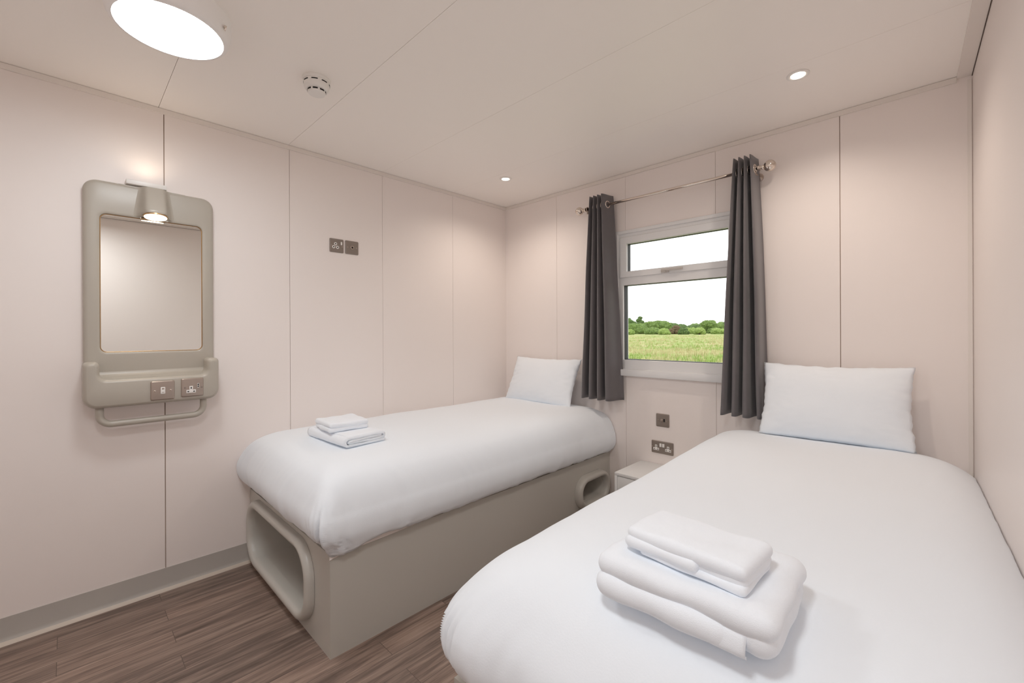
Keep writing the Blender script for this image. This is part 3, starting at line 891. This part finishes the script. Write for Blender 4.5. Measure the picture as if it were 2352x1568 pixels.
# ------------------------------------------------------------------ mirror unit
U = empty('mirror_unit', (0.0, -2.436, 0.0), label='grey moulded wall mirror unit with shelf, lamp and towel rail on the left wall', cat='mirror')
y0, y1, z0, z1 = -0.243, 0.243, 0.945, 1.963
gy0, gy1, gz0, gz1 = -0.189, 0.194, 1.181, 1.814
bm = bmesh.new()
def ring(i, r, x): return [(x, *p) for p in rrect(y0 + i, y1 - i, z0 + i, z1 - i, r, 12)]
def gring(i, r, x): return [(x, *p) for p in rrect(gy0 - i, gy1 + i, gz0 - i, gz1 + i, r, 12)]
loft(bm, [ring(0, 0.05, 0.0005), ring(0, 0.05, 0.020), ring(0.002, 0.049, 0.028), ring(0.007, 0.046, 0.034), ring(0.016, 0.040, 0.037),
          gring(0.012, 0.036, 0.037), gring(0.005, 0.030, 0.0365), gring(0.001, 0.027, 0.0345), gring(0.0, 0.026, 0.0325), gring(0.0, 0.026, 0.0225)], True, True)
link('unit_body', bm, M_unit, U, angle=0.9)
bm = bmesh.new()
loft(bm, [gring(-0.0029, 0.0236, 0.0228), gring(-0.0029, 0.0236, 0.0262), gring(-0.0036, 0.023, 0.0268)], True, True)
link('mirror_glass', bm, M_mirror, U, angle=0.4)
# the cut-out of the glass that runs up under the lamp
bm = bmesh.new()
loft(bm, [[(x, *p) for p in rrect(-0.050, 0.056, 1.8120, 1.8202, 0.003, 6)] for x in (0.0366, 0.0380)], True, True)
link('mirror_tab', bm, M_mirror, U, angle=0.4)
bm = bmesh.new()
loft(bm, [gring(-0.0006, 0.0255, 0.0228), gring(-0.0006, 0.0255, 0.0285), gring(-0.0016, 0.0245, 0.0292), gring(-0.0026, 0.0238, 0.0285), gring(-0.0026, 0.0238, 0.0228)])
link('mirror_bezel', bm, M_gold, U)
# lamp hood swelling out of the body
bm = bmesh.new(); rows = []
NZ = 18
for k in range(NZ + 1):
    f = k / NZ
    z = 1.9615 + (1.8205 - 1.9615) * f
    w = 0.0425 + 0.0095 * f; P = 0.032 + 0.062 * f
    if f > 0.93: P -= 0.006 * (f - 0.93) / 0.07; w -= 0.003 * (f - 0.93) / 0.07
    row = [(0.030, -0.125, z), ]
    for i in range(61):
        tt = -2.1 + 4.2 * i / 60
        s = 1.0 / (1.0 + (abs(tt) / 1.0) ** 8)
        s = s * math.sqrt(max(0.0, 1 - min(1, abs(tt) / 1.6) ** 2)) ** 0.35 if abs(tt) < 1.6 else 0.0
        zz = z + (0.010 * s * f)
        row.append((0.0345 + P * s, tt * w + 0.003, zz))
    row.append((0.030, 0.125, z))
    rows.append(row)
loft(bm, rows, True, True)
hood = link('lamp_hood', bm, M_unit, U, angle=0.8)
bm = bmesh.new()
lathe(bm, [(0.0, 0.0), (0.0465, 0.0), (0.0465, -0.004), (0.0435, -0.0055), (0.0, -0.0055)], 40)
o = link('lamp_ring', bm, M_gold, U, angle=0.6); o.location = (0.080, 0.003, 1.8235); o.rotation_euler = (0, -0.16, 0)
bm = bmesh.new()
lathe(bm, [(0.0, -0.0056), (0.043, -0.0056), (0.042, -0.0075), (0.0, -0.009)], 40)
o = link('lamp_lens', bm, M_mlens, U, angle=0.6); o.location = (0.080, 0.003, 1.8235); o.rotation_euler = (0, -0.16, 0)
# white uplight bar above the hood
bm = bmesh.new(); box(bm, 0.0005, 0.052, -0.100, 0.050, 1.9645, 1.987, 0.004)
link('uplight_bar', bm, M_white, U, angle=0.5)
# shelf block with two raised ears
def fillet2d(pts, rs, n=7):
    out = []
    m = len(pts)
    for i in range(m):
        a, b, c = Vector(pts[i - 1]), Vector(pts[i]), Vector(pts[(i + 1) % m]); r = rs[i]
        d1, d2 = (a - b).normalized(), (c - b).normalized()
        for k in range(n + 1):
            th = k / n * PI / 2
            out.append(tuple(b + d1 * r * (1 - math.sin(th)) + d2 * r * (1 - math.cos(th))))
    return out
def shelf_outline(i):
    yy0, yy1 = -0.247 + i, 0.2475 - i
    pts = [(yy0, 0.9385 + i), (yy1, 0.9385 + i), (yy1, 1.143 - i), (0.196 + i, 1.143 - i), (0.196 + i, 1.064 - i), (-0.194 - i, 1.064 - i), (-0.194 - i, 1.143 - i), (yy0, 1.143 - i)]
    e = 0.018
    rs = [0.048 - i * 0.7, 0.048 - i * 0.7, 0.018 - i * 0.5, e - i * 0.5, 0.030 + i * 0.4, 0.030 + i * 0.4, e - i * 0.5, 0.018 - i * 0.5]
    return fillet2d(pts, rs)
bm = bmesh.new()
rows = []
for i, x in ((0.0, 0.0005), (0.0, 0.106), (0.0010, 0.113), (0.0035, 0.1195), (0.0075, 0.125), (0.0115, 0.1285), (0.0145, 0.1298)):
    rows.append([(x, *p) for p in shelf_outline(i)])
vr = loft(bm, rows)
for L in (vr[0], vr[-1]):
    for tri in tessellate_polygon([[v.co.copy() for v in L]]):
        try: bm.faces.new([L[i] for i in tri])
        except ValueError: pass
link('shelf_block', bm, M_unit, U, angle=0.7)
bm = bmesh.new()
loft(bm, [[(x, y, z) for x, z in ((0.0372, 1.094), (0.040, 1.085), (0.047, 1.077), (0.058, 1.0715), (0.080, 1.0680), (0.106, 1.0655), (0.112, 1.0640), (0.112, 1.0560), (0.0372, 1.0560))] for y in (-0.1935, 0.1955)], True, True)
link('shelf_ledge', bm, M_unit, U, angle=0.6)
# towel rail
bm = bmesh.new()
tube(bm, fillet_path([(0.085, -0.193, 0.955), (0.085, -0.193, 0.862), (0.085, 0.186, 0.862), (0.085, 0.186, 0.955)], 0.042, 10), 0.0145, 18)
link('towel_rail', bm, M_unit, U)
# plates on the shelf front
RL = rot_left()
def unit_plate(name, y, z):
    e = bpy.data.objects.new(name, plate_mesh_to(0.089, 0.089, M_nickel)); COL.objects.link(e)
    e.parent = U; e.location = (0.1299, y, z); e.rotation_euler = RL
    return e
def plate_mesh_to(w, h, m):
    b = plate_mesh(w, h, 0.006); bmesh.ops.recalc_face_normals(b, faces=b.faces)
    me = bpy.data.meshes.new('plate'); b.to_mesh(me); b.free(); me.materials.append(m)
    me.polygons.foreach_set('use_smooth', [True] * len(me.polygons))
    try: me.set_sharp_from_angle(angle=0.6)
    except Exception: pass
    return me
p = unit_plate('switch_plate', 0.0205, 1.000)
bits(p, 'switch_rocker', [(-0.0085, 0.0085, -0.016, 0.016, 0.0055, 0.0085)], M_white, 0.002)
bits(p, 'rocker_mark', [(-0.004, 0.005, -0.010, -0.0075, 0.0080, 0.0089), (-0.004, 0.005, 0.005, 0.0115, 0.0080, 0.0089)], M_nickel, 0.0002)
screw(p, -0.0295, 0.0, 0.006, M_chrome); screw(p, 0.0295, 0.0, 0.006, M_chrome)
p = unit_plate('socket_plate', 0.1345, 1.004)
pins3(p, -0.006, -0.012, 0.0058, M_white, M_black, 1.0)
bits(p, 'socket_rocker', [(0.018, 0.026, -0.003, 0.018, 0.0055, 0.0085)], M_white, 0.001)
bits(p, 'indicator_slot', [(0.0195, 0.0245, 0.000, 0.007, 0.0082, 0.0089), (0.0195, 0.0245, 0.009, 0.016, 0.0082, 0.0089)], M_black, 0.0002)
screw(p, -0.030, 0.0, 0.006, M_darknickel); screw(p, 0.0365, -0.002, 0.006, M_darknickel)

# ------------------------------------------------------------------ outside: meadow and trees
F_PX = 993.6; YAW = math.radians(44.22); ROLL = math.radians(0.25)
def gz(d):   # ground height with distance from the window
    return -0.55 + 1.31 * min(1.0, max(0.0, d / 150.0)) ** 0.9
bm = bmesh.new()
rows = []
for j in range(41):
    d = 0.5 + 240 * (j / 40) ** 1.8
    wdt = 30 + d * 1.1
    rows.append([bm.verts.new((-d * 0.55 + wdt * (i / 20 - 0.5) * 2, d, gz(d) + 0.05 * nz(i * 0.7, d * 0.2, 0))) for i in range(21)])
for a, b in zip(rows[:-1], rows[1:]):
    for i in range(20): bm.faces.new((a[i], a[i + 1], b[i + 1], b[i]))
o = struct('ground_field', bm, M_field)

# grass tufts standing in the meadow (uncountable)
bm = bmesh.new(); rnd = random.Random(3)
def outside_pt(px, dist):
    a = (px - 1176) / F_PX
    dr = Vector((-math.sin(YAW) + a * math.cos(YAW), math.cos(YAW) + a * math.sin(YAW), 0)).normalized()
    return Vector((CAM.x, CAM.y, 0)) + dr * dist
for k in range(5200):
    dist = 18 + 95 * rnd.random() ** 1.7
    c = outside_pt(rnd.uniform(1360, 1760), dist)
    h0 = gz(c.y)
    mi = 0 if nz(c.x * 0.25, c.y * 0.12, 4) + rnd.uniform(-.25, .25) > 0.02 else 1
    for q in range(5):
        a = rnd.uniform(0, 2 * PI); hh = rnd.uniform(0.10, 0.30) * (1.0 if mi == 0 else 1.25); w = rnd.uniform(0.012, 0.03)
        b0 = c + Vector((rnd.uniform(-.15, .15), rnd.uniform(-.15, .15), 0)); b0.z = h0 - 0.03
        tdir = Vector((math.cos(a), math.sin(a), 0))
        tip = b0 + tdir * rnd.uniform(0.02, 0.14) + Vector((0, 0, hh))
        sd = Vector((-tdir.y, tdir.x, 0)) * w
        f = bm.faces.new([bm.verts.new(b0 - sd), bm.verts.new(b0 + sd), bm.verts.new(tip)])
        f.material_index = mi
o = link('meadow_grass', bm, M_grass, smooth=False)
tag(o, 'pale green rough meadow grass growing across the field outside the window', 'grass', kind='stuff')

def tree(px, top_px, half_px, dist, ci, label, seed, kind='tree', squat=1.0):
    """px: picture column it is seen at, heights from how tall it looks at that distance"""
    c = outside_pt(px, dist)
    a = (px - 1176) / F_PX
    depth = dist / math.sqrt(1 + a * a)
    hor = 764 - (px - 1176) * math.tan(ROLL)
    ztop = CAM.z + (hor - top_px) / F_PX * depth
    hw = half_px / F_PX * depth
    g = gz(c.y)
    h = ztop - g
    t = empty(kind, (c.x, c.y, g), label=label, cat='tree' if 'tree' in kind else 'bush', group='trees and bushes along the far edge of the field')
    rd = random.Random(seed)
    bm = bmesh.new()
    nb = 11
    for k in range(nb):
        f = k / (nb - 1)
        r = hw * rd.uniform(0.38, 0.6)
        zz = h * (0.12 + 0.66 * rd.random() * squat) if k else h - r * 0.8
        lim = max(0.0, hw - r) * (1.0 if zz < h * 0.55 else 0.6)
        ang = rd.uniform(0, 2 * PI)
        cc = Vector((lim * math.cos(ang), lim * math.sin(ang), max(r * 0.45, min(zz, h - r * 0.8))))
        if k in (1, 2): cc = Vector(((hw - r) * (1 if k == 1 else -1), 0, r * 0.5))
        res = bmesh.ops.create_icosphere(bm, subdivisions=4, radius=1.0)
        for v in res['verts']:
            d = v.co.copy()
            rr = r * (1 + 0.22 * nz(d.x * 2.2 + seed, d.y * 2.2 + k, d.z * 2.2) + 0.14 * nz(d.x * 6, d.y * 6 + seed, d.z * 6 + k) + 0.08 * nz(d.x * 14, d.y * 14 + seed, d.z * 14 + k))
            v.co = cc + Vector((d.x * rr, d.y * rr, d.z * rr * 0.8))
            v.co.z = max(v.co.z, -0.1)
    link('foliage', bm, M_tree[ci], t, recalc=False)
    bm = bmesh.new(); tube(bm, [(0, 0, -0.05), (0.05, 0, h * 0.3), (0, 0.05, h * 0.6)], [0.18, 0.14, 0.07], 8)
    link('trunk', bm, M_trunk, t)
    return t
TR = [
 (1416, 738, 24, 196, 0, 'tree', 'dark tree at the far left of the treeline, beside the left curtain'),
 (1447, 731, 24, 178, 0, 'tree', 'tall dark rounded tree near the left end of the treeline'),
 (1470, 726, 13, 198, 0, 'tree', 'tallest narrow tree top standing above the left part of the treeline'),
 (1462, 743, 30, 158, 1, 'tree', 'broad mid green tree in front at the left of the treeline'),
 (1440, 756, 17, 141, 2, 'bush', 'low pale bush at the left corner of the field edge'),
 (1494, 738, 26, 186, 1, 'tree', 'mid green rounded tree right of the tallest tree top'),
 (1521, 737, 28, 168, 1, 'tree', 'wide leafy tree left of the dip in the treeline'),
 (1550, 745, 30, 190, 0, 'tree', 'sloping dark tree descending towards the dip in the treeline'),
 (1502, 753, 21, 145, 1, 'bush', 'dark green low bush left of the pale yellow-green bush'),
 (1527, 754, 14, 134, 2, 'bush', 'bright yellow-green bush left of the brown bush'),
 (1549, 747, 16, 146, 3, 'bush', 'reddish brown bush in the middle of the field edge'),
 (1570, 753, 13, 136, 0, 'bush', 'small dark green bush just right of the brown bush'),
 (1588, 754, 20, 149, 2, 'bush', 'pale green rounded bush below the dip in the treeline'),
 (1602, 745, 27, 182, 0, 'tree', 'dark tree rising right of the dip in the treeline'),
 (1607, 752, 14, 134, 2, 'bush', 'light green round bush left of the spreading tree'),
 (1628, 735, 21, 160, 1, 'tree', 'spreading tree with a ragged crown standing forward on the right'),
 (1650, 744, 20, 176, 1, 'tree', 'green tree just right of the ragged spreading tree'),
 (1670, 736, 20, 194, 0, 'tree', 'dark tree at the right end of the treeline beside the right curtain'),
 (1652, 755, 18, 142, 2, 'bush', 'bright low bush at the right end of the field edge'),
]
for k, (px, ty, hp, dd, ci, kd, lb) in enumerate(TR):
    tree(px, ty, hp, dd, ci, lb, 11 + k * 3.7, kd)
# the belt of woodland carrying on behind and to either side of those trees (uncountable)
bm = bmesh.new(); rd = random.Random(21)
for k in range(95):
    px = 1020 + 1000 * k / 94 + rd.uniform(-5, 5)
    c = outside_pt(px, rd.uniform(212, 222)); r = rd.uniform(2.6, 4.2); g = gz(c.y)
    res = bmesh.ops.create_icosphere(bm, subdivisions=3, radius=1.0)
    for v in res['verts']:
        d = v.co.copy()
        rr = r * (1 + 0.22 * nz(d.x * 2.2 + k, d.y * 2.2, d.z * 2.2) + 0.14 * nz(d.x * 6, d.y * 6 + k, d.z * 6))
        v.co = Vector((c.x, c.y, g + r * 0.2)) + d * rr * (1.0 if 1430 < px < 1680 else 1.25)
        v.co.z = max(v.co.z, g - 0.2)
o = link('woodland_belt', bm, M_tree[1], recalc=False)
tag(o, 'distant belt of green woodland along the horizon behind the trees at the field edge', 'woodland', kind='stuff')

# ------------------------------------------------------------------ lights
def spot(loc, energy, size_deg, blend, col, radius=0.02, rot=(0, 0, 0)):
    l = bpy.data.lights.new('downlight_beam', 'SPOT'); l.energy = energy; l.spot_size = math.radians(size_deg); l.spot_blend = blend
    l.color = col; l.shadow_soft_size = radius
    o = bpy.data.objects.new('downlight_beam', l); COL.objects.link(o); o.location = loc; o.rotation_euler = rot
    return o
WARM = (1.0, 0.88, 0.77)
spot((0.517, -0.515, H - 0.012), 18.5, 150, 0.9, WARM, 0.026)
spot((2.311, -0.514, H - 0.012), 18.5, 150, 0.9, WARM, 0.026)
spot((0.082, -2.433, 1.808), 1.8, 130, 0.8, (1.0, 0.80, 0.58), 0.035, (0, -0.16, 0))
# the upward-facing lamp behind the white bar
spot((0.075, -2.46, 1.994), 0.55, 165, 1.0, (1.0, 0.82, 0.62), 0.03, (PI, 0, 0))

# added fill light with no fitting, out of view above the camera
l = bpy.data.lights.new('added_fill_light', 'AREA'); l.shape = 'DISK'; l.size = 0.30; l.energy = 10.0; l.color = (0.935, 0.975, 1.0)
o = bpy.data.objects.new('added_fill_light', l); COL.objects.link(o); o.location = (2.35, -2.74, H - 0.08)

w = bpy.data.worlds.new('overcast'); S.world = w; w.use_nodes = True
bg = w.node_tree.nodes['Background']; bg.inputs['Color'].default_value = (0.96, 0.98, 1.0, 1); bg.inputs['Strength'].default_value = 2.0

# ------------------------------------------------------------------ camera
cd_ = bpy.data.cameras.new('camera'); co = bpy.data.objects.new('camera', cd_); COL.objects.link(co)
cd_.sensor_fit = 'HORIZONTAL'; cd_.sensor_width = 36.0; cd_.lens = 36.0 * F_PX / 2352.0
cd_.shift_y = -(784 - 764) / 2352.0; cd_.clip_start = 0.01; cd_.clip_end = 1000
fwd = Vector((-math.sin(YAW), math.cos(YAW), 0)); rgt = Vector((math.cos(YAW), math.sin(YAW), 0)); up = Vector((0, 0, 1))
r2 = rgt * math.cos(ROLL) - up * math.sin(ROLL); u2 = rgt * math.sin(ROLL) + up * math.cos(ROLL)
co.matrix_world = Matrix(((r2.x, u2.x, -fwd.x, CAM.x), (r2.y, u2.y, -fwd.y, CAM.y), (r2.z, u2.z, -fwd.z, CAM.z), (0, 0, 0, 1)))
S.camera = co

S.view_settings.view_transform = 'Standard'; S.view_settings.look = 'None'
S.view_settings.exposure = 0.12; S.view_settings.gamma = 1.0
S.view_settings.use_curve_mapping = False
S.cycles.max_bounces = 14; S.cycles.diffuse_bounces = 10
S.cycles.use_denoising = True
